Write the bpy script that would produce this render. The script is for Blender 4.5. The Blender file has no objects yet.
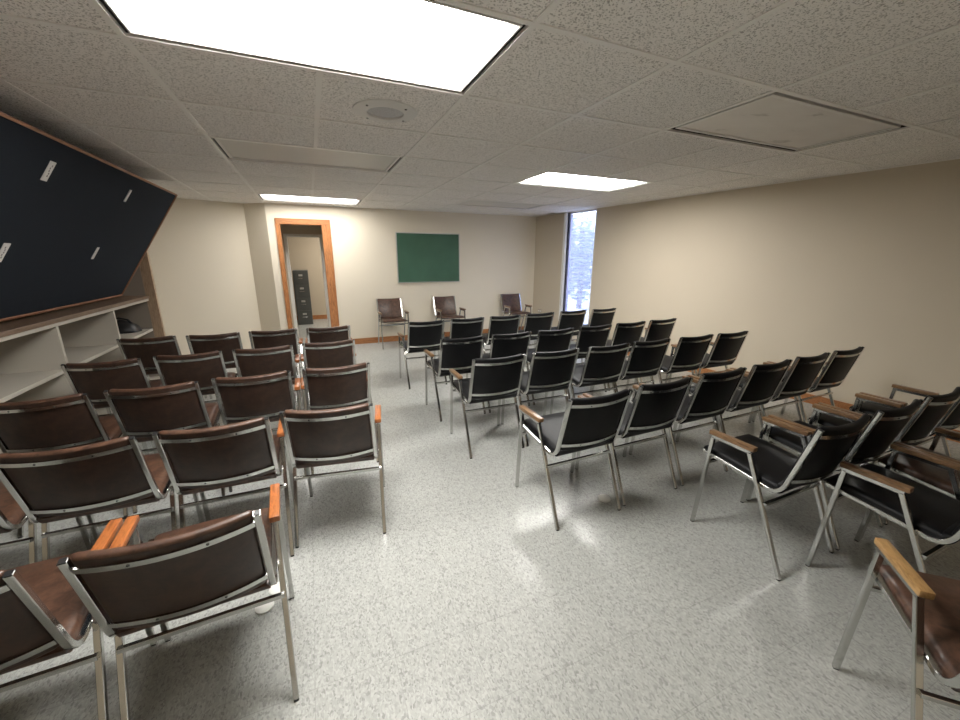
import bpy, bmesh, math, random
from mathutils import Vector, Matrix
random.seed(7)
scene = bpy.context.scene
COL = scene.collection

# ------------------------------------------------------------------ helpers
def link(name, bm, mat, parent=None, smooth=False, angle=40):
    me = bpy.data.meshes.new(name)
    bmesh.ops.recalc_face_normals(bm, faces=bm.faces)
    bm.to_mesh(me); bm.free()
    for m in (mat if isinstance(mat, (list, tuple)) else [mat]):
        me.materials.append(m)
    if smooth:
        for p in me.polygons: p.use_smooth = True
        me.set_sharp_from_angle(angle=math.radians(angle))
    o = bpy.data.objects.new(name, me)
    COL.objects.link(o)
    if parent: o.parent = parent
    return o

def tag(o, label, cat, group=None):
    o['label'] = label; o['category'] = cat
    if group: o['group'] = group
    return o

def thing(name, label, cat, loc=(0, 0, 0), rz=0, group=None):
    o = bpy.data.objects.new(name, None); COL.objects.link(o)
    o.empty_display_size = .1
    o.location = loc; o.rotation_euler = (0, 0, rz)
    return tag(o, label, cat, group)

def struct(name, bm, mat, parent=None, smooth=False):
    o = link(name, bm, mat, parent, smooth)
    o['kind'] = 'structure'
    return o

def box(bm, x0, x1, y0, y1, z0, z1, bev=0, mi=0, seg=2):
    vs = [bm.verts.new((x, y, z)) for x in (x0, x1) for y in (y0, y1) for z in (z0, z1)]
    idx = [(0, 1, 3, 2), (4, 6, 7, 5), (0, 4, 5, 1), (2, 3, 7, 6), (0, 2, 6, 4), (1, 5, 7, 3)]
    fs = [bm.faces.new([vs[i] for i in f]) for f in idx]
    for f in fs: f.material_index = mi
    if bev > 0:
        es = list({e for f in fs for e in f.edges})
        bmesh.ops.bevel(bm, geom=es, offset=bev, segments=seg, affect='EDGES', profile=.5)
    return bm

def boxm(*a, **k):
    return box(bmesh.new(), *a, **k)

def prism(bm, foot, z0, z1, mi=0):
    lo = [bm.verts.new((x, y, z0)) for x, y in foot]
    hi = [bm.verts.new((x, y, z1)) for x, y in foot]
    n = len(foot)
    fs = [bm.faces.new(lo[::-1]), bm.faces.new(hi)]
    for i in range(n):
        fs.append(bm.faces.new([lo[i], lo[(i + 1) % n], hi[(i + 1) % n], hi[i]]))
    for f in fs: f.material_index = mi
    return bm

def loft(bm, secs, closed=True, cap=True):
    rows = [[bm.verts.new(p) for p in s] for s in secs]
    n = len(rows[0])
    for a, b in zip(rows, rows[1:]):
        for i in range(n if closed else n - 1):
            j = (i + 1) % n
            bm.faces.new([a[i], a[j], b[j], b[i]])
    if cap:
        bm.faces.new(rows[0][::-1]); bm.faces.new(rows[-1])
    return bm

def sweep(bm, pts, hw, hh, side=(1, 0, 0), ch=.002):
    """square tube with small chamfers along pts; side = constant side axis"""
    pts = [Vector(p) for p in pts]; side = Vector(side).normalized()
    secs = []
    for i, p in enumerate(pts):
        a = (pts[i] - pts[i - 1]).normalized() if i > 0 else None
        b = (pts[i + 1] - pts[i]).normalized() if i < len(pts) - 1 else None
        t = ((a or b) + (b or a)).normalized()
        k = 1.0 / max(.3, t.dot(a or b))
        nrm = side.cross(t).normalized()
        sec = []
        for sx, sy in ((1, 1), (-1, 1), (-1, -1), (1, -1)):
            w1 = hw - ch; h1 = hh - ch
            c = [(sx * hw, sy * h1), (sx * w1, sy * hh)]
            if sx * sy < 0: c = c[::-1]
            for u, v in c: sec.append(p + side * u + nrm * v * k)
        secs.append(sec)
    return loft(bm, secs)

def cyl(bm, c, r, h, axis='Z', n=24, r2=None):
    r2 = r if r2 is None else r2
    secs = []
    for t, rr in ((0, r), (h, r2)):
        ring = []
        for i in range(n):
            a = 2 * math.pi * i / n
            u, v = rr * math.cos(a), rr * math.sin(a)
            p = {'Z': (u, v, t), 'Y': (u, t, -v), 'X': (t, u, v)}[axis]
            ring.append((c[0] + p[0], c[1] + p[1], c[2] + p[2]))
        secs.append(ring)
    return loft(bm, secs)

def lathe(bm, prof, n=40, c=(0, 0, 0), closed=False):
    secs = []
    for r, z in prof:
        secs.append([(c[0] + r * math.cos(2 * math.pi * i / n), c[1] + r * math.sin(2 * math.pi * i / n), c[2] + z) for i in range(n)])
    if closed: secs.append(secs[0])
    return loft(bm, secs, cap=not closed)

# ------------------------------------------------------------------ materials
def mat(name, color=(.5, .5, .5), rough=.5, metal=0, spec=.5, coat=0):
    m = bpy.data.materials.new(name); m.use_nodes = True
    b = m.node_tree.nodes['Principled BSDF']
    b.inputs['Base Color'].default_value = (*color, 1)
    b.inputs['Roughness'].default_value = rough
    b.inputs['Metallic'].default_value = metal
    b.inputs['Specular IOR Level'].default_value = spec
    b.inputs['Coat Weight'].default_value = coat
    return m

def N(m, t, **kw):
    n = m.node_tree.nodes.new(t)
    for k, v in kw.items():
        if k in n.inputs: n.inputs[k].default_value = v
        else: setattr(n, k, v)
    return n
def L(m, a, b): m.node_tree.links.new(a, b)
def B(m): return m.node_tree.nodes['Principled BSDF']
def coords(m, scale=(1, 1, 1), kind='Object'):
    tc = N(m, 'ShaderNodeTexCoord'); mp = N(m, 'ShaderNodeMapping')
    mp.inputs['Scale'].default_value = scale
    L(m, tc.outputs[kind], mp.inputs['Vector'])
    return mp.outputs['Vector']
def noise(m, vec, scale, detail=2, rough=.5, dist=0):
    n = N(m, 'ShaderNodeTexNoise'); n.inputs['Scale'].default_value = scale
    n.inputs['Detail'].default_value = detail; n.inputs['Roughness'].default_value = rough
    n.inputs['Distortion'].default_value = dist
    L(m, vec, n.inputs['Vector']); return n.outputs['Fac']
def ramp(m, fac, stops):
    r = N(m, 'ShaderNodeValToRGB'); cr = r.color_ramp
    while len(cr.elements) < len(stops): cr.elements.new(.5)
    for e, (p, c) in zip(cr.elements, stops): e.position = p; e.color = (*c, 1)
    L(m, fac, r.inputs['Fac']); return r.outputs['Color']
def mix(m, fac, a, b, mode='MIX'):
    x = N(m, 'ShaderNodeMix', data_type='RGBA', blend_type=mode)
    for s, v in ((x.inputs[0], fac), (x.inputs[6], a), (x.inputs[7], b)):
        if hasattr(v, 'is_output'): L(m, v, s)
        elif isinstance(v, tuple): s.default_value = (*v, 1)
        else: s.default_value = v
    return x.outputs[2]
def bump(m, h, strength=.2, dist=.002):
    b = N(m, 'ShaderNodeBump'); b.inputs['Strength'].default_value = strength; b.inputs['Distance'].default_value = dist
    L(m, h, b.inputs['Height']); L(m, b.outputs['Normal'], B(m).inputs['Normal'])
def mth(m, op, a, b=None):
    n = N(m, 'ShaderNodeMath', operation=op)
    for s, v in ((n.inputs[0], a), (n.inputs[1], b)):
        if v is None: continue
        if hasattr(v, 'is_output'): L(m, v, s)
        else: s.default_value = v
    return n.outputs[0]

def wall_mat(name, col):
    m = mat(name, col, .62, spec=.25)
    v = coords(m)
    n1 = noise(m, v, 1.3, 3); n2 = noise(m, v, 160, 2)
    c = mix(m, n1, tuple(x * .95 for x in col), tuple(min(1, x * 1.04) for x in col))
    L(m, c, B(m).inputs['Base Color']); bump(m, n2, .12, .002)
    return m
M_WALL = wall_mat('cream_wall_paint', (.79, .72, .595))
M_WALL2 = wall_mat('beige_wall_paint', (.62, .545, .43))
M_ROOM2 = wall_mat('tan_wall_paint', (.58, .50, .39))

def floor_mat():
    m = mat('speckled_vinyl_tile', (.6, .6, .57), .27, spec=.5)
    v = coords(m)
    vs = coords(m, (1, .55, 1))
    chip = N(m, 'ShaderNodeTexVoronoi'); chip.inputs['Scale'].default_value = 185
    wob = N(m, 'ShaderNodeTexNoise'); wob.inputs['Scale'].default_value = 60; L(m, v, wob.inputs['Vector'])
    L(m, mix(m, .012, vs, wob.outputs['Color'], 'ADD'), chip.inputs['Vector'])
    sc_ = N(m, 'ShaderNodeSeparateColor'); L(m, chip.outputs['Color'], sc_.inputs[0])
    f1 = mth(m, 'ADD', mth(m, 'MULTIPLY', sc_.outputs[0], .72), mth(m, 'MULTIPLY', noise(m, v, 35, 3), .28))
    c = ramp(m, f1, [(.14, (.29, .295, .28)), (.30, (.385, .392, .372)), (.55, (.43, .438, .414)), (.85, (.50, .51, .485))])
    
    sx = N(m, 'ShaderNodeSeparateXYZ'); L(m, v, sx.inputs[0])
    def line(o, off):
        a = mth(m, 'FRACT', mth(m, 'DIVIDE', mth(m, 'SUBTRACT', o, off - 50 * .29), .29))
        d = mth(m, 'ABSOLUTE', mth(m, 'SUBTRACT', a, .5))
        return mth(m, 'GREATER_THAN', d, .4955)
    ln = mth(m, 'MAXIMUM', line(sx.outputs[0], .448), line(sx.outputs[1], .608))
    wear = noise(m, v, 2.2, 3)
    ln = mth(m, 'MULTIPLY', ln, mth(m, 'MULTIPLY', wear, .75))
    c = mix(m, ln, c, (.22, .22, .21))
    big = noise(m, v, .9, 2)
    c = mix(m, mth(m, 'MULTIPLY', big, .10), c, (.42, .41, .37))
    L(m, c, B(m).inputs['Base Color'])
    bump(m, noise(m, v, 14, 2), .04, .003)
    return m
M_FLOOR = floor_mat()

def ceil_mat():
    m = mat('fissured_ceiling_tile', (.5, .49, .46), .9, spec=.1)
    v = coords(m)
    w = noise(m, v, 120, 1.0, .5, .8)
    holes = ramp(m, w, [(.35, (1, 1, 1)), (.42, (0, 0, 0))])
    vo = N(m, 'ShaderNodeTexVoronoi'); vo.inputs['Scale'].default_value = 85
    L(m, v, vo.inputs['Vector'])
    pin = ramp(m, vo.outputs['Distance'], [(.20, (1, 1, 1)), (.30, (0, 0, 0))])
    h = mix(m, 1.0, holes, pin, 'LIGHTEN')
    big = noise(m, v, .8, 2)
    c = mix(m, big, (.87, .845, .81), (.91, .885, .85))
    c = mix(m, h, c, (.48, .46, .43))
    L(m, c, B(m).inputs['Base Color'])
    inv = mth(m, 'SUBTRACT', 1.0, h); bump(m, inv, .5, .003)
    return m
M_CEIL = ceil_mat()
M_TBAR = mat('painted_ceiling_grid', (.84, .82, .78), .38)
M_DARK = mat('dark_void', (.012, .011, .011), .9)

def wood_mat(name, c1, c2, axis_scale, rough=.35):
    m = mat(name, c1, rough)
    v = coords(m, axis_scale)
    n = noise(m, v, 7, 4, .6, 1.4)
    c = ramp(m, n, [(.30, c2), (.5, c1), (.72, tuple(min(1, x * 1.25) for x in c1))])
    L(m, c, B(m).inputs['Base Color']); bump(m, n, .08, .002)
    return m
M_TRIM_V = wood_mat('orange_stained_wood_upright', (.44, .185, .07), (.25, .095, .032), (9, 9, 1))
M_TRIM_H = wood_mat('orange_stained_wood_level', (.42, .18, .068), (.25, .095, .032), (1.2, 9, 12))
M_POST = wood_mat('brown_wood_edge', (.42, .30, .20), (.29, .19, .12), (14, 14, 1.4), .5)
M_COUNTER = wood_mat('brown_wood_counter', (.17, .112, .075), (.115, .075, .05), (14, 1.2, 14), .45)
M_FRAME = wood_mat('thin_wood_frame', (.33, .16, .095), (.22, .10, .055), (9, 2, 9), .5)
M_ARM_RED = wood_mat('orange_armrest_wood', (.37, .125, .038), (.21, .065, .02), (16, 3, 16), .28)
M_ARM_BRN = wood_mat('walnut_armrest_wood', (.21, .12, .06), (.115, .062, .03), (16, 3, 16), .3)
M_ARM_TAN = wood_mat('tan_armrest_wood', (.38, .225, .09), (.27, .15, .055), (16, 3, 16), .35)

def vinyl(name, c1, c2, rough, sc=14, bs=.15):
    m = mat(name, c1, rough)
    v = coords(m)
    n = noise(m, v, sc, 5, .65, .6)
    L(m, ramp(m, n, [(.32, c2), (.66, c1)]), B(m).inputs['Base Color'])
    bump(m, noise(m, v, 320, 2), bs, .001)
    return m
M_BROWN_SEAT = vinyl('brown_marbled_vinyl', (.115, .058, .036), (.036, .018, .012), .36, 26)
M_BROWN_BACK = vinyl('dark_brown_vinyl', (.052, .027, .017), (.026, .014, .010), .40, 20)
M_BLACK = vinyl('black_vinyl', (.0065, .0068, .0078), (.004, .004, .005), .48, 10)
B(M_BLACK).inputs['Specular IOR Level'].default_value = .22

def chrome_mat():
    m = mat('brushed_steel', (.58, .58, .565), .17, metal=1)
    v = coords(m, (1, 1, .08))
    return m
M_STEEL = chrome_mat()
M_BLACKP = mat('black_plastic', (.015, .015, .016), .42)
M_SCREW = mat('dark_screw', (.12, .12, .12), .4, metal=1)
M_WHITEP = mat('white_plastic', (.82, .82, .79), .4)
M_SHELF = wall_mat('white_shelf_paint', (.52, .485, .42))
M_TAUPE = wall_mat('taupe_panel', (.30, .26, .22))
M_GREEN = mat('green_chalkboard', (.035, .15, .085), .55)
_n = noise(M_GREEN, coords(M_GREEN), 3, 4)
L(M_GREEN, ramp(M_GREEN, _n, [(.3, (.036, .112, .066)), (.7, (.050, .140, .086))]), B(M_GREEN).inputs['Base Color'])
M_ALU = mat('aluminium_edge', (.55, .55, .53), .35, metal=.8)
M_FELT = mat('black_felt', (.022, .024, .028), .95, spec=.1)
_n = noise(M_FELT, coords(M_FELT), 260, 3)
L(M_FELT, ramp(M_FELT, _n, [(.3, (.015, .019, .026)), (.7, (.033, .040, .051))]), B(M_FELT).inputs['Base Color'])
bump(M_FELT, _n, .4, .002)
M_PAPER = mat('white_tag_plastic', (.78, .77, .74), .5)
M_INK = mat('faded_ink', (.25, .24, .23), .7)
M_LAV = mat('lavender_window_frame', (.30, .28, .40), .4)
M_MULL = mat('dark_window_mullion', (.03, .027, .04), .4)
M_CAB = mat('grey_cabinet_enamel', (.085, .09, .088), .4)
M_LENS = mat('unlit_acrylic_lens', (.60, .58, .54), .45)
_v = coords(M_LENS); bump(M_LENS, noise(M_LENS, _v, 140, 1), .3, .002)
M_STAIN = mat('smudged_metal_lens', (.46, .43, .41), .4, spec=.4)
_n = noise(M_STAIN, coords(M_STAIN, (2.2, 4.5, 1)), 1.6, 3, .5, .3)
L(M_STAIN, ramp(M_STAIN, _n, [(.31, (.46, .43, .40)), (.37, (.66, .63, .60)), (.8, (.72, .69, .66))]), B(M_STAIN).inputs['Base Color'])
M_TROF = mat('white_troffer_enamel', (.70, .69, .66), .35)

def emit_mat(name, col, s):
    m = bpy.data.materials.new(name); m.use_nodes = True
    nt = m.node_tree; nt.nodes.clear()
    o = nt.nodes.new('ShaderNodeOutputMaterial'); e = nt.nodes.new('ShaderNodeEmission')
    e.inputs[0].default_value = (*col, 1); e.inputs[1].default_value = s
    nt.links.new(e.outputs[0], o.inputs[0]); return m
M_LAMP = emit_mat('lit_fluorescent_lens', (1, .975, .93), 22.0)
M_LAMP_DIM = emit_mat('lit_aged_fluorescent_lens', (1, .97, .92), 10.0)

def glass_mat():
    m = bpy.data.materials.new('tinted_window_glass'); m.use_nodes = True
    nt = m.node_tree; nt.nodes.clear()
    o = nt.nodes.new('ShaderNodeOutputMaterial')
    t = nt.nodes.new('ShaderNodeBsdfTransparent'); t.inputs[0].default_value = (.90, .90, .95, 1)
    g = nt.nodes.new('ShaderNodeBsdfGlossy'); g.inputs['Roughness'].default_value = .03
    x = nt.nodes.new('ShaderNodeMixShader'); x.inputs[0].default_value = .06
    nt.links.new(t.outputs[0], x.inputs[1]); nt.links.new(g.outputs[0], x.inputs[2])
    nt.links.new(x.outputs[0], o.inputs[0]); return m
M_GLASS = glass_mat()

# ------------------------------------------------------------------ room constants
ZC = 2.286                       # ceiling height
T = .67056; GX = -.5458; GY = 2.0541   # ceiling grid
YB = 7.03                        # back wall
XL = -2.32; YF = -.85
RA = Vector((4.871, 1.616)); RB = Vector((4.2198, 7.0709))
RD = (RB - RA).normalized(); RN = Vector((-RD.y, RD.x)) * -1   # outward normal (+X)
def rw(y, off=0):                # point on right wall at world y, pushed outward
    t = (y - RA.y) / RD.y
    p = RA + RD * t + RN * off
    return (p.x, p.y)

# floor
bm = bmesh.new()
prism(bm, [(-2.6, YF - .12), rw(YF - .12, .18), rw(7.2, .18), (2.2, 7.2), (2.2, 10.6), (-2.6, 10.6)], -.06, 0)
struct('floor', bm, M_FLOOR)

# ceiling: tiles as one surface, lamps cut out
fixtures = {(0, -1), (0, 2), (0, 6), (4, -1), (4, 2), (4, 5)}
skip = {(i + k, j) for i, j in fixtures for k in (0, 1)}
def clip_right(poly, off):
    out = []
    def d(p): return (Vector(p) - RA).dot(RN) - off
    for a, b in zip(poly, poly[1:] + poly[:1]):
        da, db = d(a), d(b)
        if da <= 0: out.append(a)
        if da * db < 0:
            t = da / (da - db); out.append((a[0] + (b[0] - a[0]) * t, a[1] + (b[1] - a[1]) * t))
    return out
def clip_y(poly, lo, hi):
    return [(x, min(max(y, lo), hi)) for x, y in poly]
bm = bmesh.new()
for i in range(-3, 9):
    for j in range(-5, 8):
        if (i, j) in skip: continue
        x0, x1 = GX + i * T, GX + (i + 1) * T
        y0, y1 = GY + j * T, GY + (j + 1) * T
        top = 7.29 if x0 < -.5 else YB + .05
        if j == 7: y1 = top
        y0 = max(y0, YF - .05)
        if y1 <= y0: continue
        poly = clip_right([(max(x0, XL - .05), y0), (x1, y0), (x1, y1), (max(x0, XL - .05), y1)], .06)
        if len(poly) < 3: continue
        if poly[1][0] - poly[0][0] < .005 and len(poly) == 4 and i < 0: continue
        parts = [poly]
        if i == 7 and j == 6:          # slipped tile beside the window leaves a dark gap
            parts = [clip_y(poly, y0, 6.38), clip_y(poly, 6.60, y1)]
        for q in parts:
            bm.faces.new([bm.verts.new((x, y, ZC)) for x, y in q])
struct('ceiling', bm, M_CEIL)
# suspended grid bars
bm = bmesh.new()
hw = .0125
for i in range(-2, 9):
    x = GX + i * T
    ytop = 7.28 if x < -.5 else YB
    if i == 8:
        continue
    for j in range(-5, 8):
        if (i, j) in skip and (i - 1, j) in skip: continue
        y0, y1 = max(GY + j * T, YF), min(GY + (j + 1) * T, ytop)
        if y1 - y0 < .01: continue
        p = clip_right([(x - hw, y0), (x + hw, y0), (x + hw, y1), (x - hw, y1)], -.01)
        if len(p) >= 3: prism(bm, p, ZC - .004, ZC + .012)
for j in range(-4, 8):
    y = GY + j * T
    if y < YF: continue
    p = clip_right([(XL, y - hw), (6, y - hw), (6, y + hw), (XL, y + hw)], -.005)
    prism(bm, p, ZC - .0045, ZC + .0115)
struct('trim_1', bm, M_TBAR)
bm = bmesh.new()       # wall angle round the ceiling
prism(bm, [rw(YF, .0), rw(YB, .0), rw(YB, -.02), rw(YF, -.02)], ZC - .006, ZC + .002)
box(bm, -.5, 4.2, YB - .02, YB, ZC - .006, ZC + .002)
box(bm, XL, XL + .02, YF, 6.6, ZC - .006, ZC + .002)
struct('trim_2', bm, M_TBAR)
bm = bmesh.new()
prism(bm, [(-2.6, YF - .12), rw(YF - .12, .18), rw(7.2, .18), (-2.6, 7.45)], ZC + .30, ZC + .36)
struct('ceiling_slab', bm, M_DARK)
ZT = ZC + .30

# walls
WY0, WY1 = 5.44, 6.16           # window
WTH = .16
bm = bmesh.new()
prism(bm, [rw(YF - .1), rw(YF - .1, WTH), rw(WY0, WTH), rw(WY0)], 0, ZT)
prism(bm, [rw(WY1), rw(WY1, WTH), rw(YB + .12, WTH), rw(YB + .12)], 0, ZT)
prism(bm, [rw(WY0), rw(WY0, WTH), rw(WY1, WTH), rw(WY1)], 0, .12)
prism(bm, [rw(WY0), rw(WY0, WTH), rw(WY1, WTH), rw(WY1)], ZC - .01, ZT)
struct('wall_right', bm, M_WALL2)
DX0, DX1, DZ = -.375, .255, 2.005     # rough doorway
bm = bmesh.new()
xr = rw(YB)[0] + .02
box(bm, -.535, DX0, YB, YB + .12, 0, ZT)
box(bm, DX1, xr, YB, YB + .12, 0, ZT)
box(bm, DX0, DX1, YB, YB + .12, DZ, ZT)
struct('wall_back', bm, M_WALL)
P1 = Vector((-.844, 7.27)); P2 = Vector((-.535, YB)); P0 = Vector((-2.45, 6.65))
def slab(bm, a, b, th, z0=0, z1=ZT):
    d = (b - a).normalized(); n = Vector((-d.y, d.x))
    q = [a, b, b + n * th, a + n * th]
    prism(bm, [(p.x, p.y) for p in q], z0, z1)
bm = bmesh.new(); slab(bm, P0, P1, .10); struct('wall_left_rear', bm, M_WALL)
bm = bmesh.new(); slab(bm, P1, P2, .10); struct('wall_corner', bm, M_WALL)
struct('wall_left', boxm(XL - .12, XL, YF - .1, 6.75, 0, ZT), M_WALL2)
struct('wall_front', boxm(XL - .1, rw(YF)[0] + .1, YF - .12, YF, 0, ZT), M_WALL2)
# baseboards
BBH = .10
struct('baseboard_back', boxm(.32, rw(YB)[0] - .012, YB - .014, YB, 0, BBH, .003), M_TRIM_H)
bm = bmesh.new(); prism(bm, [rw(YF + .05), rw(WY0, 0), rw(WY0, -.014), rw(YF + .05, -.014)], 0, BBH)
prism(bm, [rw(WY1 + .02), rw(YB - .015), rw(YB - .015, -.014), rw(WY1 + .02, -.014)], 0, BBH)
struct('baseboard_right', bm, M_TRIM_H)

# door casing with lining
bm = bmesh.new()
for x0, x1 in ((-.425, -.358), (.238, .370)):
    pass
box(bm, -.425, -.358, YB - .018, YB, 0, 2.072, .004)
box(bm, .240, .372, YB - .018, YB, 0, 2.072, .004)
box(bm, DX0, -.358, YB, YB + .12, 0, 1.985)
box(bm, .240, DX1, YB, YB + .12, 0, 1.985)
struct('door_1', bm, M_TRIM_V)
bm = bmesh.new()
box(bm, -.425, .372, YB - .019, YB, 1.99, 2.075, .004)
box(bm, DX0, DX1, YB, YB + .12, 1.985, DZ)
struct('trim_3', bm, M_TRIM_H)
link('strike_plate', boxm(.2375, .2405, YB + .01, YB + .045, .98, 1.05, .001), M_SCREW).parent = bpy.data.objects['door_1']

# passage and second room behind the doorway
Y2 = 7.95
bm = bmesh.new()
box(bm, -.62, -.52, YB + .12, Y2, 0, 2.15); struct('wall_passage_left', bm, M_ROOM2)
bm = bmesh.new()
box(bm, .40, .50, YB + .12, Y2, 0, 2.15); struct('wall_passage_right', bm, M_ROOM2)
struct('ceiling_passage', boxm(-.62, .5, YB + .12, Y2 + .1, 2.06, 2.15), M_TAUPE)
bm = bmesh.new()
O0, O1, OZ = -.318, .217, 1.84
box(bm, -2.6, O0 - .02, Y2, Y2 + .10, 0, 2.3); box(bm, O1 + .02, 2.2, Y2, Y2 + .10, 0, 2.3)
box(bm, O0 - .02, O1 + .02, Y2, Y2 + .10, OZ + .02, 2.3)
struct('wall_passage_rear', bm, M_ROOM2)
bm = bmesh.new()
box(bm, O0 - .055, O0, Y2 - .016, Y2 + .10, 0, OZ, .003); box(bm, O1, O1 + .055, Y2 - .016, Y2 + .10, 0, OZ, .003)
box(bm, O0 - .055, O1 + .055, Y2 - .016, Y2 + .10, OZ, OZ + .05, .003)
struct('door_2', bm, M_WHITEP)
Y3 = 10.34
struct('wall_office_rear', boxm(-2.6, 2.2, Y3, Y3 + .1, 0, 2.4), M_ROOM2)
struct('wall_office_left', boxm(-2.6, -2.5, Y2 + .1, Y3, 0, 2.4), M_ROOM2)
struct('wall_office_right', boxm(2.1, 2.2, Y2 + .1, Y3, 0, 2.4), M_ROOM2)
struct('ceiling_office', boxm(-2.6, 2.2, Y2 + .1, Y3 + .1, 2.3, 2.4), M_CEIL)
struct('baseboard_office', boxm(-2.5, 2.1, Y3 - .014, Y3, 0, .1), M_TRIM_H)

# file cabinet in the office
fc = thing('file_cabinet', 'grey four-drawer metal file cabinet seen through the doorway', 'file cabinet', (-.205, 9.86, 0))
link('body', boxm(-.155, .155, -.28, .30, 0, 1.2, .004), M_CAB, fc)
for k in range(4):
    z0 = .05 + k * .285
    d = link('drawer', boxm(-.142, .142, -.298, -.278, z0, z0 + .27, .004), M_CAB, fc)
    bm = bmesh.new()
    sweep(bm, [(-.045, -.296, z0 + .13), (-.045, -.325, z0 + .13), (.045, -.325, z0 + .13), (.045, -.296, z0 + .13)], .006, .006, (0, 0, 1), .001)
    link('handle', bm, M_STEEL, d)
    bm = bmesh.new(); box(bm, -.04, .04, -.302, -.297, z0 + .175, z0 + .215, .001)
    link('label_holder', bm, M_ALU, d)

# ------------------------------------------------------------------ window
win = bpy.data.objects.new('window_1', None); COL.objects.link(win); win['kind'] = 'structure'
yaw = math.atan2(RD.y, RD.x)
c = rw((WY0 + WY1) / 2, .09)
win.location = (c[0], c[1], 0); win.rotation_euler = (0, 0, yaw)   # local x along wall (+Y world), local -y outward
half = (WY1 - WY0) / 2 / RD.y
bm = bmesh.new()
for s in (-1, 1):
    box(bm, min(s * half, s * (half - .045)), max(s * half, s * (half - .045)), -.03, .03, .12, ZC - .01, .003)
box(bm, -half, half, -.03, .03, .12, .165, .003); box(bm, -half, half, -.03, .03, ZC - .025, ZC - .01, .003)
link('window_frame', bm, M_LAV, win)
link('mullion', boxm(half - .05, half - .012, .031, .06, .136, ZC - .011, .002), M_MULL, win)
m_sh = bpy.data.materials.new('sheer_lavender_screen'); m_sh.use_nodes = True
nt = m_sh.node_tree; nt.nodes.clear()
o_ = nt.nodes.new('ShaderNodeOutputMaterial'); mx = nt.nodes.new('ShaderNodeMixShader'); tr = nt.nodes.new('ShaderNodeBsdfTransparent'); tl = nt.nodes.new('ShaderNodeBsdfTranslucent')
tl.inputs[0].default_value = (.52, .51, .62, 1)
v_ = coords(m_sh); sx_ = N(m_sh, 'ShaderNodeSeparateXYZ'); L(m_sh, v_, sx_.inputs[0])
wv = mth(m_sh, 'ABSOLUTE', mth(m_sh, 'SINE', mth(m_sh, 'MULTIPLY', sx_.outputs[0], 95)))
wz = mth(m_sh, 'ABSOLUTE', mth(m_sh, 'SINE', mth(m_sh, 'MULTIPLY', sx_.outputs[2], 60)))
L(m_sh, mth(m_sh, 'ADD', .22, mth(m_sh, 'MULTIPLY', mth(m_sh, 'ADD', wv, mth(m_sh, 'MULTIPLY', wz, .3)), .14)), mx.inputs[0])
L(m_sh, tr.outputs[0], mx.inputs[1]); L(m_sh, tl.outputs[0], mx.inputs[2]); L(m_sh, mx.outputs[0], o_.inputs[0])
link('window_screen', boxm(-half + .045, half - .055, .012, .0135, .166, ZC - .051), m_sh, win)
link('window_pane', boxm(-half + .04, half - .04, -.004, .004, .16, ZC - .045), M_GLASS, win)
bm = bmesh.new()
box(bm, -half, -half + .012, .03, .092, .12, ZC - .01); box(bm, half - .012, half, .03, .092, .12, ZC - .01)
box(bm, -half, half, .03, .092, .12, .135)
link('window_lining', bm, M_WHITEP, win)
bm = bmesh.new()
box(bm, half - .002, half + .05, .09, .10, .12, ZC - .01, .002)
link('window_casing', bm, M_WHITEP, win)

# outdoors seen through the window
struct('ground', boxm(5.15, 40, -2, 45, -.10, -.02), wall_mat('pale_paving', (.62, .61, .58)))
def foliage_mat():
    m = mat('sunlit_leaves', (.09, .15, .04), .6)
    n = noise(m, coords(m), 5, 3)
    L(m, ramp(m, n, [(.3, (.10, .14, .06)), (.7, (.30, .36, .17))]), B(m).inputs['Base Color']); return m
M_LEAF = foliage_mat(); M_BARK = mat('tree_bark', (.12, .085, .06), .9)
def tree(x, y, h, r, label):
    t = thing('tree', label, 'tree', (x, y, -.02), 0, 'trees outside the window')
    bm = bmesh.new()
    sweep(bm, [(0, 0, 0), (.03, .02, h * .35), (-.03, .05, h * .8)], .07, .07, (1, 0, 0), .03)
    link('trunk', bm, M_BARK, t)
    bm = bmesh.new()
    for k in range(1300):
        u = Vector((random.gauss(0, 1), random.gauss(0, 1), random.gauss(0, 1))).normalized() * r * random.random() ** .4
        p = Vector((u.x, u.y, h * .47 + u.z * 2.2))
        a = Vector((random.gauss(0, 1), random.gauss(0, 1), random.gauss(0, 1))).normalized(); b = a.orthogonal().normalized()
        s = random.uniform(.06, .12)
        bm.faces.new([bm.verts.new(p + a * s), bm.verts.new(p + b * s * .45), bm.verts.new(p - a * s), bm.verts.new(p - b * s * .45)])
    link('foliage', bm, M_LEAF, t)
tree(7.5, 9.75, 2.9, .55, 'slim leafy tree standing outside the tall window')
tree(9.9, 13.6, 3.6, 1.1, 'broader leafy tree farther off outside the tall window')
bl = thing('building', 'pale building standing far outside the narrow window', 'building', (15, 21, -.02), math.radians(-35))
link('facade', boxm(-8, 8, -.3, .3, 0, 5, .02), wall_mat('pale_stucco', (.72, .71, .72)), bl)
link('roof_edge', boxm(-8.2, 8.2, -.5, .5, 4.4, 4.7, .02), M_WHITEP, bl)

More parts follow.
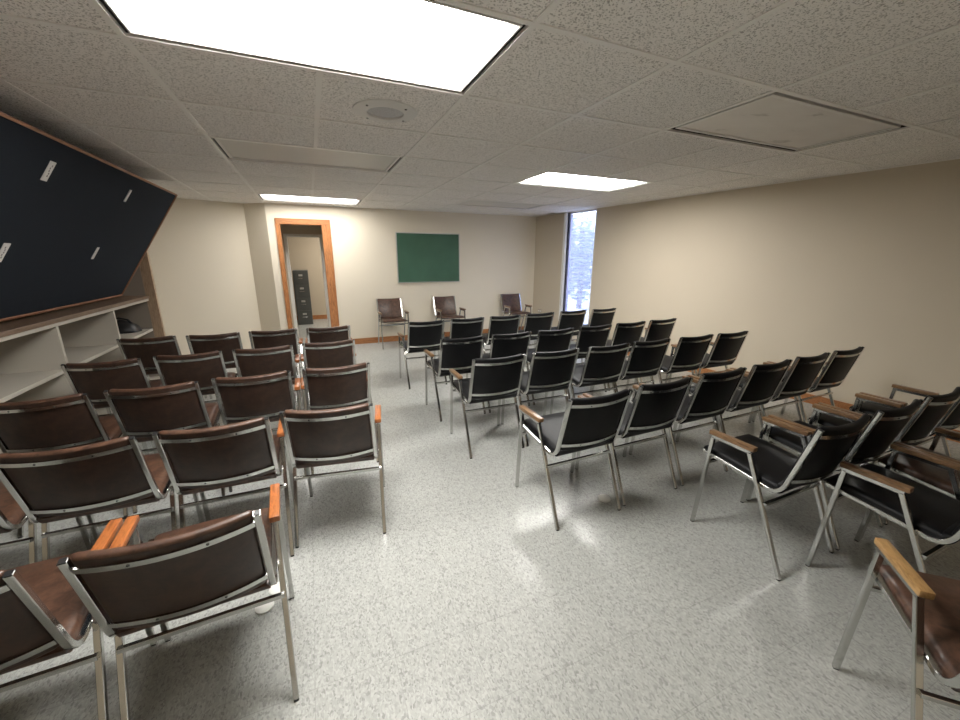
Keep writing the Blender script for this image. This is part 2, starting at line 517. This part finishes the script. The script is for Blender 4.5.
# ------------------------------------------------------------------ ceiling lamps
def troffer(i, j, lit, label, lensmat, group):
    cx, cy = GX + (i + 1) * T, GY + (j + .5) * T
    t = thing('ceiling_light', label, 'ceiling light', (cx, cy, ZC), 0, group)
    a, b = T - .016, T / 2 - .016
    bm = bmesh.new()         # housing pan
    for x0, x1, y0, y1 in ((-a, a, -b, -b + .008), (-a, a, b - .008, b), (-a, -a + .008, -b, b), (a - .008, a, -b, b)):
        box(bm, x0, x1, y0, y1, .006, .10)
    box(bm, -a, a, -b, b, .10, .108)
    link('housing', bm, M_DARK, t)
    bm = bmesh.new(); g = .032 if lensmat is M_STAIN else .014; w = .024
    if lit:
        w = .030; ao, bo, ai, bi = a - g, b - g, a - g - w, b - g - w
        rect = lambda p, q, z: [(-p, -q, z), (p, -q, z), (p, q, z), (-p, q, z)]
        ring = [rect(ao, bo, .001), rect(ao - .006, bo - .006, .0), rect(ai, bi, .026), rect(ai, bi, .036), rect(ao, bo, .036)]
        loft(bm, ring + [ring[0]], cap=False)
        bmesh.ops.remove_doubles(bm, verts=bm.verts, dist=1e-5)
    for x0, x1, y0, y1 in () if lit else ((-a + g, a - g, -b + g, -b + g + w), (-a + g, a - g, b - g - w, b - g), (-a + g, -a + g + w, -b + g + w, b - g - w), (a - g - w, a - g, -b + g + w, b - g - w)):
        box(bm, x0, x1, y0, y1, .0, .02, .002)
    link('lens_frame', bm, M_TROF, t)
    e = g + w
    link('diffuser', boxm(-a + e, a - e, -b + e, b - e, .028 if lit else .006, .034 if lit else .014), lensmat, t)
    return t
troffer(0, -1, True, 'lit rectangular ceiling light largest in view at the top', M_LAMP, 'lit ceiling lights')
troffer(4, 2, True, 'lit rectangular ceiling light in the middle distance toward the window', M_LAMP, 'lit ceiling lights')
troffer(0, 6, True, 'lit rectangular ceiling light farthest away, just in front of the doorway', M_LAMP_DIM, 'lit ceiling lights')
troffer(0, 2, False, 'unlit white ceiling light beyond the round ceiling speaker', M_LENS, 'unlit ceiling lights')
troffer(4, -1, False, 'unlit smudged grey ceiling light with dark edge gap, near the right wall', M_STAIN, 'unlit ceiling lights')
troffer(4, 5, False, 'unlit ceiling light farthest away, near the window corner', M_LENS, 'unlit ceiling lights')

# ceiling speaker
sp = thing('ceiling_speaker', 'round white ceiling speaker with grey grille beside the nearest lit light', 'speaker', (.47, 2.43, ZC))
bm = bmesh.new(); lathe(bm, [(.175, -.001), (.172, -.007), (.15, -.012), (.112, -.016), (.100, -.014), (.098, -.006), (.098, -.001)], 48, closed=True)
link('rim', bm, M_TROF, sp, True)
m_gr = mat('grey_speaker_mesh', (.36, .36, .37), .6)
_vo = N(m_gr, 'ShaderNodeTexVoronoi'); _vo.inputs['Scale'].default_value = 260; L(m_gr, coords(m_gr), _vo.inputs['Vector'])
L(m_gr, ramp(m_gr, _vo.outputs['Distance'], [(.2, (.24, .24, .24)), (.4, (.55, .55, .56))]), B(m_gr).inputs['Base Color'])
bm = bmesh.new(); lathe(bm, [(.098, -.003), (.07, -.008), (.03, -.010), (.004, -.0105)], 40)
link('grille', bm, m_gr, sp, True)
for a in (.6, 2.2, 3.8, 5.4):
    bm = bmesh.new(); cyl(bm, (.14 * math.cos(a), .14 * math.sin(a), -.0165), .006, .005, n=10)
    link('screw', bm, M_SCREW, sp)

# ------------------------------------------------------------------ chalkboard, outlet
cb = thing('chalkboard', 'green chalkboard hung on the back wall above the brown chairs', 'chalkboard', (2.005, YB, 1.483))
link('writing_surface', boxm(-.572, .572, -.022, -.006, -.420, .420), M_GREEN, cb)
bm = bmesh.new()
for x0, x1, z0, z1 in ((-.585, .585, .418, .432), (-.585, .585, -.432, -.418), (-.585, -.571, -.418, .418), (.571, .585, -.418, .418)):
    box(bm, x0, x1, -.027, -.001, z0, z1, .002)
link('edge_frame', bm, M_ALU, cb)
ox, oy = rw(6.79, -.0)
ou = thing('wall_outlet', 'small beige outlet plate low on the wall beyond the window', 'outlet', (ox, oy, .44), yaw)
link('plate', boxm(-.06, .06, .001, .009, -.04, .04, .002), wall_mat('beige_outlet', (.48, .42, .34)), ou)
for s in (-1, 1): link('socket', boxm(s * .028 - .016, s * .028 + .016, .008, .0115, -.014, .014, .002), M_WHITEP, ou)

# ------------------------------------------------------------------ built-in shelving on the left
XS = -1.75; YS0, YS1 = 1.10, 5.65
XB = XL + .005
su = thing('shelf_unit', 'long low white cubby shelf unit with brown wooden top along the left wall', 'shelf unit', (XS, 3.4, 0))
def S(name, x0, x1, y0, y1, z0, z1, m, bev=.002, parent=su):
    return link(name, boxm(x0 - XS, x1 - XS, y0 - 3.4, y1 - 3.4, z0, z1, bev), m, parent)
S('counter_top', XB, XS + .010, YS0, YS1 - .002, 1.03, 1.062, M_COUNTER, .003)
S('front_rail', XS - .02, XS, YS0, YS1 - .002, 1.003, 1.03, M_SHELF)
S('back_panel', XB, XB + .012, YS0, YS1 - .002, .06, 1.03, M_SHELF)
for y in (1.95, 2.88, 3.81, 4.74):
    S('divider', XB + .012, XS - .002, y - .015, y + .015, .10, 1.02, M_SHELF)
S('divider', XB + .012, XS - .002, YS0, YS0 + .024, .10, 1.02, M_SHELF)
ys = [YS0 + .024, 1.95, 2.88, 3.81, 4.74, YS1 - .002]
for a, b in zip(ys, ys[1:]):
    S('shelf', XB + .012, XS - .015, a + .0155, b - .0155, .655, .682, M_SHELF)
    S('shelf', XB + .012, XS - .015, a + .0155, b - .0155, .345, .372, M_SHELF)
S('bottom_board', XB + .012, XS - .002, YS0, YS1 - .002, .07, .10, M_SHELF)
S('plinth', XB + .05, XS - .05, YS0, YS1 - .002, 0, .07, M_TAUPE)
ep = thing('end_panel', 'tall taupe end panel with brown wood edge closing the shelf unit', 'panel', (XS, YS1 + .021, 0))
link('panel_board', boxm(XB - XS, -.02, -.02, .02, 0, ZC - .012, .001), M_TAUPE, ep)
link('wood_edge', boxm(-.02, .075, -.021, .026, 0, ZC - .012, .003), M_POST, ep)

# leaning felt board
b0 = Vector((-1.905, 0, 1.085)); b1 = Vector((-1.235, 0, 2.145))
e_ = (b1 - b0).normalized(); nrm = Vector((e_.z, 0, -e_.x))       # toward room and down
BL = (b1 - b0).length
Y0B, Y1B = 1.35, 5.43
pb = thing('pinboard', 'large black felt pinboard in wooden frame leaning out above the shelf unit', 'pinboard', (b0.x, 0, b0.z))
rot = Matrix(((e_.x, 0, -nrm.x), (0, 1, 0), (e_.z, 0, -nrm.z)))     # columns: e, y, away from the room
pb.rotation_euler = rot.to_euler()
link('felt_panel', boxm(.012, BL - .012, Y0B + .012, Y1B - .012, .008, .030), M_FELT, pb)
for x0, x1, y0, y1 in ((0, .016, Y0B, Y1B), (BL - .016, BL, Y0B, Y1B), (.016, BL - .016, Y0B, Y0B + .016), (.016, BL - .016, Y1B - .016, Y1B)):
    link('frame_rail', boxm(x0, x1, y0, y1, -.002, .034, .002), M_FRAME, pb)
for y in (1.9, 3.4, 4.9):     # wooden props from the wall carry the board from behind
    bm = bmesh.new(); box(bm, BL * .45, BL * .45 + .06, y - .02, y + .02, .030, .50)
    link('prop', bm, M_POST, pb)
def boardtag(s, y, w, l, label, ink):
    t = thing('tag', label, 'tag', tuple(Vector((b0.x, y, b0.z)) + e_ * s + nrm * -.0078), 0, 'white tags on the pinboard')
    t.rotation_euler = pb.rotation_euler
    link('strip', boxm(-l / 2, l / 2, -w / 2, w / 2, -.006, .0, .001), M_PAPER, t)
    if ink:
        bm = bmesh.new()
        for k in range(5):
            yy = random.uniform(-w * .12, w * .12); xx = -l * .28 + k * l * .13
            box(bm, xx, xx + l * .09, yy - w * .10, yy + w * .10, -.0064, -.0055)
        link('scribble', bm, M_INK, t)
boardtag(1.058, 3.252, .052, .125, 'largest white tag with dark smudges, upper row of the black pinboard', True)
boardtag(1.068, 4.351, .034, .11, 'small plain white tag in the upper row near the pinboard far end', False)
boardtag(.519, 4.337, .034, .11, 'small plain white tag in the lower row near the pinboard far end', False)
boardtag(.514, 3.239, .052, .125, 'white tag in the lower row at the left edge of the photo', True)

# black bag in the far cubby
tp = thing('bag', 'black flat bag lying in the farthest cubby of the white shelves', 'bag', (-1.985, 5.47, .682), math.radians(78))
bm = bmesh.new(); secs = []
for k in range(13):
    u = -1 + 2 * k / 12
    y = u * .165; e = max(.12, (1 - abs(u) ** 3.2) ** .5)
    h = (.125 + .04 * u) * e; w = .115 * max(.35, e)
    secs.append([(-w, y, .004), (w, y, .004), (w * 1.08, y, h * .35), (w * .9, y, h * .75), (w * .5, y, h), (-w * .5, y, h * 1.04), (-w * .9, y, h * .75), (-w * 1.08, y, h * .35)])
loft(bm, secs); link('body', bm, M_BLACKP, tp, True, 60)
bm = bmesh.new(); sweep(bm, [(.02, -.09, .092), (.03, -.05, .135), (.03, .03, .155), (.02, .08, .142)], .012, .006, (1, 0, 0), .003)
link('handle', bm, M_BLACKP, tp)

# white caps lying on the floor
def cap(x, y, r, label):
    bm = bmesh.new(); lathe(bm, [(r * .96, 0), (r, .004), (r * .97, .010), (r * .75, .016), (r * .4, .019), (.003, .020)], 28)
    o = link('floor_cap', bm, M_WHITEP, None, True); o.location = (x, y, 0)
    tag(o, label, 'cap', 'white caps on the floor')
cap(1.600, 1.685, .040, 'white round cap on the floor beneath the front black chair at the aisle')
cap(-.333, 1.638, .039, 'white round cap on the floor, fully seen below the nearest brown chair')
cap(-.285, 1.722, .038, 'white round cap on the floor, partly hidden behind the nearest brown chair')

# ------------------------------------------------------------------ chairs
LX = .228; SX = .207
def bez(a, c, b, n):
    return [tuple((1 - t) ** 2 * Vector(a) + 2 * t * (1 - t) * Vector(c) + t * t * Vector(b)) for t in [k / n for k in range(n + 1)]]
UB = Vector((0, -.160, .448)); UT = Vector((0, -.258, .789))
def frame_path(x):      # seat rail, rounded bend, back upright in one tube
    pts = [(x, .252, .455), (x, -.07, .4205)] + bez((x, -.082, .419), (x, -.150, .402), tuple(Vector((x, UB.y, UB.z)) + ue * .045), 9) + [(x, UT.y, UT.z)]
    return pts
ue = (UT - UB).normalized(); un = Vector((0, ue.z, -ue.y))
ULEN = (UT - UB).length
def rounded(v0, v1, t0, t1, r, n=3):
    out = []
    for (cv, ct, a0) in ((v1 - r, t1 - r, 0), (v0 + r, t1 - r, 90), (v0 + r, t0 + r, 180), (v1 - r, t0 + r, 270)):
        for k in range(n + 1):
            a = math.radians(a0 + 90 * k / n)
            out.append((cv + r * math.cos(a), ct + r * math.sin(a)))
    return out
def bow(x): return -.030 * (1 - (x / .196) ** 2)
def backrest_bm(front_index=1):
    secs = []; W = .194
    xs = [-W, -W + .004] + [-W + .012 + k * (2 * W - .024) / 14 for k in range(15)] + [W - .004, W]
    for i, x in enumerate(xs):
        k = .55 if i in (0, len(xs) - 1) else (.85 if i in (1, len(xs) - 2) else 1)
        tm = .010; th = .015 * k
        r = min(.011, th * .85)
        loop = rounded(.012 + (1 - k) * .01, ULEN + .004 - (1 - k) * .01, tm - th, tm + th, r)
        secs.append([Vector((x, 0, 0)) + UB + ue * v + un * (t + bow(x)) for v, t in loop])
    return loft(bmesh.new(), secs)
def bar_bm(v):
    secs = []
    for k in range(17):
        x = -.198 + .396 * k / 16
        secs.append([Vector((x, 0, 0)) + UB + ue * (v + a) + un * (b + bow(x) * 1.0) for a, b in ((-.010, -.012), (.010, -.012), (.010, -.006), (-.010, -.006))])
    return loft(bmesh.new(), secs)
def seat_bm():
    path = [Vector((0, .250, .456)), Vector((0, .15, .446)), Vector((0, .02, .432)), Vector((0, -.09, .420))] + [Vector(p) for p in bez((0, -.113, .4185), (0, -.146, .411), (0, -.160, .452), 6)[1:]]
    secs = []; W = .1965
    xs = [-W, -W + .005, -W + .014] + [-W + .03 + k * (2 * W - .06) / 8 for k in range(9)] + [W - .014, W - .005, W]
    for i, x in enumerate(xs):
        q = min(i, len(xs) - 1 - i); th = (.014, .026, .032)[q] if q < 3 else .034 + .006 * (1 - (x / W) ** 2)
        top, bot = [], []
        for a, p in enumerate(path):
            d = (path[min(a + 1, len(path) - 1)] - path[max(a - 1, 0)]).normalized()
            n = Vector((0, -d.z, d.y)); n = n if n.z > 0 or a > 5 else -n
            if n.dot(Vector((0, .6, .8))) < 0: n = -n
            tt = th
            if a == len(path) - 1: tt = th * .55
            if a == 0: tt = th * .72
            top.append(Vector((x, 0, 0)) + p + n * tt); bot.append(Vector((x, 0, 0)) + p - n * .010)
        nose = [Vector((x, .262, .456 + th * .45)), Vector((x, .264, .456 + th * .12)), Vector((x, .258, .449))]
        secs.append(nose[::-1][:0] + nose + bot + top[::-1])
    return loft(bmesh.new(), secs)

def set_back(y, z):
    global UT, ue, un, ULEN
    UT = Vector((0, y, z)); ue = (UT - UB).normalized(); un = Vector((0, ue.z, -ue.y)); ULEN = (UT - UB).length

def make_chair(seat_m, back_m, arm_m, arms=(1, 1), lean=(-.266, .787)):
    set_back(*lean)
    t = thing('armchair' if any(arms) else 'side_chair', '', 'chair')
    link('seat', seat_bm(), seat_m, t, True, 50)
    bm = backrest_bm()
    for f in bm.faces:
        c = f.calc_center_median(); v = (c - UB).dot(ue)
        if (c - UB).dot(un) - bow(c.x) > .002 or v > ULEN - .003: f.material_index = 1
    link('backrest', bm, [back_m, seat_m], t, True, 50)
    for v in (.055, ULEN - .034):
        b = link('back_bar', bar_bm(v), M_STEEL, t)
        for x in (-.085, .085):
            p = Vector((x, 0, 0)) + UB + ue * v + un * (-.0115 + bow(x))
            bm = bmesh.new(); secs = []
            for rr, off in ((.0042, 0), (.0042, -.0018), (.002, -.003)):
                secs.append([p + un * off + Vector((math.cos(a), 0, 0)) * rr + ue * math.sin(a) * rr for a in [2 * math.pi * k / 8 for k in range(8)]])
            loft(bm, secs); link('screw', bm, M_SCREW, b)
    for s, arm in zip((-1, 1), arms):
        for top, foot in (((.196, .565), (.236, .006)), ((.004, .565), (-.236, .006))):
            if not arm:                    # armless side: the leg ends at the seat rail
                k = (.432 - foot[1]) / (top[1] - foot[1])
                top = (foot[0] + (top[0] - foot[0]) * k, .432)
            bm = bmesh.new(); sweep(bm, [(s * LX, foot[0], foot[1]), (s * LX, top[0], top[1])], .0095, .0095)
            lg = link('leg', bm, M_STEEL, t)
            link('foot_glide', boxm(s * LX - .0085, s * LX + .0085, foot[0] - .0085, foot[0] + .0085, 0, .0085, .002), M_BLACKP, lg)
        if arm:
            bm = bmesh.new(); sweep(bm, [(s * LX, .2055, .569), (s * LX, -.0055, .569)], .0095, .0095)
            link('arm_rail', bm, M_STEEL, t)
            link('armrest', boxm(s * LX - .0175, s * LX + .0175, -.022, .214, .5785, .602, .004), arm_m, t, True, 30)
        bm = bmesh.new(); sweep(bm, frame_path(s * SX), .0095, .0095)
        sf = link('side_frame', bm, M_STEEL, t, True, 35)
        bm = bmesh.new(); sweep(bm, [(s * SX, UT.y - ue.y * .003, UT.z - ue.z * .003), (s * SX, UT.y + ue.y * .0025, UT.z + ue.z * .0025)], .0078, .0078)
        link('end_cap', bm, M_BLACKP, sf)
    for y, z in ((.2075, .405), (-.1095, .338)):
        bm = bmesh.new(); sweep(bm, [(-LX - .002, y, z), (LX + .002, y, z)], .008, .008, (0, 1, 0), .0015)
        link('stretcher', bm, M_STEEL, t)
    return t

def copy_tree(o, parent=None):
    c = o.copy(); COL.objects.link(c)
    if parent: c.parent = parent
    for ch in list(o.children): copy_tree(ch, c)
    return c
protos = {
    'brown': make_chair(M_BROWN_SEAT, M_BROWN_BACK, M_ARM_RED),
    'brown_right': make_chair(M_BROWN_SEAT, M_BROWN_BACK, M_ARM_RED, (0, 1)),
    'brown_none': make_chair(M_BROWN_SEAT, M_BROWN_BACK, M_ARM_RED, (0, 0)),
    'black': make_chair(M_BLACK, M_BLACK, M_ARM_BRN, (1, 1), (-.246, .790)),
    'tan': make_chair(M_BROWN_SEAT, M_BROWN_BACK, M_ARM_TAN),
    'facing': make_chair(M_BROWN_SEAT, M_BROWN_SEAT, M_ARM_BRN),
}
used = set()
def chair(kind, x, y, deg, label, group):
    if kind in used: o = copy_tree(protos[kind])
    else: o = protos[kind]; used.add(kind)
    o.location = (x, y, 0); o.rotation_euler = (0, 0, math.radians(deg))
    tag(o, label, 'chair', group)
    return o

GBR = 'brown chairs in the left block'; GBK = 'black chairs in the right block'
seat_word = ['at the aisle end', 'second from the aisle', 'third from the aisle', 'fourth from the aisle', 'fifth from the aisle', 'at the wall end']
brown_rows = [
    ('nearest row of brown chairs', [(-.435, 1.400, 3.5), (-.940, 1.375, 3)]),
    ('second row of brown chairs', [(.053, 2.184, -9), (-.458, 2.165, 0), (-.945, 2.155, 0), (-1.435, 2.14, 0)]),
    ('third row of brown chairs', [(.10, 2.96, .8), (-.397, 2.95, 0), (-.890, 2.92, 0), (-1.388, 2.90, .5)]),
    ('fourth row of brown chairs', [(.085, 3.81, 1.0), (-.415, 3.77, .5), (-.915, 3.755, .5), (-1.41, 3.72, .5)]),
    ('rearmost row of brown chairs', [(.12, 4.59, 0), (-.40, 4.60, 0), (-.905, 4.58, 0), (-1.42, 4.62, -1)]),
]
for n, (row, spots) in enumerate(brown_rows):
    for k, (x, y, a) in enumerate(spots):
        kind = 'brown' if k == 0 or n == 0 else ('brown_right' if k == 1 else 'brown_none')
        word = {'brown': 'brown vinyl armchair with orange wood arms', 'brown_right': 'brown vinyl chair with one wood arm', 'brown_none': 'armless brown vinyl chair'}[kind]
        chair(kind, x, y, a, f'{word}, {seat_word[k]}, {row}', GBR)
black_rows = [
    ('front long row of black chairs', [(1.378, 1.793), (1.893, 1.822), (2.422, 1.838), (2.945, 1.848), (3.460, 1.862), (3.975, 1.872)], 0.8),
    ('second long row of black chairs', [(1.232, 2.735), (1.735, 2.74), (2.262, 2.73), (2.755, 2.745), (3.305, 2.73), (3.805, 2.72)], -.5),
    ('third long row of black chairs', [(1.225, 3.50), (1.74, 3.515), (2.255, 3.52), (2.78, 3.545), (3.305, 3.575), (3.83, 3.60)], 1.2),
    ('farthest long row of black chairs', [(1.165, 4.52), (1.685, 4.55), (2.205, 4.57), (2.74, 4.61), (3.30, 4.645), (3.83, 4.64)], .8),
]
for row, spots, a in black_rows:
    for k, (x, y) in enumerate(spots):
        chair('black', x, y, a, f'black vinyl armchair with wood arms, {seat_word[k]}, {row}', GBK)
jl = ['black armchair seen from its side, at the aisle end of the near right row', 'black armchair second from the aisle in the near right row',
      'black armchair third from the aisle in the near right row', 'black armchair fourth from the aisle in the near right row']
for k, x in enumerate((2.165, 2.675, 3.185, 3.695)):
    chair('black', x, 1.075 + .004 * k, .5, jl[k], GBK)
chair('black', 2.403, .600, 0, 'black armchair cut by the right edge, in front of a brown seat', GBK)
chair('facing', 2.895, .605, 0, 'dark brown armchair at the right edge, beside a black one', 'brown chairs at the right edge')
chair('tan', 1.685, .165, -45, 'brown armchair with tan wooden armrest at the bottom right corner', 'brown chairs at the right edge')
GW = 'brown chairs against the back wall'
chair('facing', 1.23, 6.70, 180, 'brown armchair facing us by the back wall, nearest the doorway', GW)
chair('facing', 2.26, 6.70, 182, 'brown armchair facing us under the right part of the green chalkboard', GW)
chair('facing', 3.64, 6.70, 178, 'brown armchair facing us in the far corner near the window', GW)
for k in list(protos):
    if k not in used:
        pass

# ------------------------------------------------------------------ light
w = bpy.data.worlds.new('sky'); scene.world = w; w.use_nodes = True
bg = w.node_tree.nodes['Background']
sky = w.node_tree.nodes.new('ShaderNodeTexSky')
try:
    sky.sky_type = 'NISHITA'; sky.sun_disc = False; sky.sun_elevation = math.radians(50); sky.sun_rotation = math.radians(200)
    bg.inputs[1].default_value = .7
except Exception:
    bg.inputs[1].default_value = 1
w.node_tree.links.new(sky.outputs[0], bg.inputs[0])
def lamp(name, kind, loc, rot, energy, **kw):
    l = bpy.data.lights.new(name, kind); l.energy = energy
    for k, v in kw.items(): setattr(l, k, v)
    o = bpy.data.objects.new(name, l); COL.objects.link(o); o.location = loc; o.rotation_euler = rot
    return o
lamp('sunlight', 'SUN', (8, 0, 8), (math.radians(38), 0, math.radians(200)), 5.0, angle=.01)
lamp('office_fill_light', 'AREA', (.9, 9.2, 2.28), (0, 0, 0), 22, size=.6, color=(1, .95, .86))  # unseen area light added to brighten the room behind the doorway

# ------------------------------------------------------------------ camera
cam = bpy.data.cameras.new('camera'); co = bpy.data.objects.new('camera', cam); COL.objects.link(co)
cam.sensor_fit = 'HORIZONTAL'; cam.sensor_width = 36; cam.lens = 386.2875 * 36 / 960
cam.clip_start = .02
R_ = Vector((0.9190591696277816, -0.3941044011664366, 0.0034588588200218052))
U_ = Vector((0.09872587966663557, 0.23870930729895423, 0.9660595568042906))
F_ = Vector((0.38155398491844034, 0.8875244152078847, -0.25829628143424893))
mw = Matrix((R_, U_, -F_)).transposed().to_4x4(); mw.translation = (0, 0, 1.5092)
co.matrix_world = mw
scene.camera = co
vs = scene.view_settings
scene.display_settings.display_device = 'sRGB'
vs.view_transform = 'Standard'; vs.look = 'None'; vs.gamma = 1; vs.use_curve_mapping = False
vs.exposure = .80
scene.cycles.max_bounces = 8
scene.cycles.diffuse_bounces = 5
scene.cycles.use_denoising = True
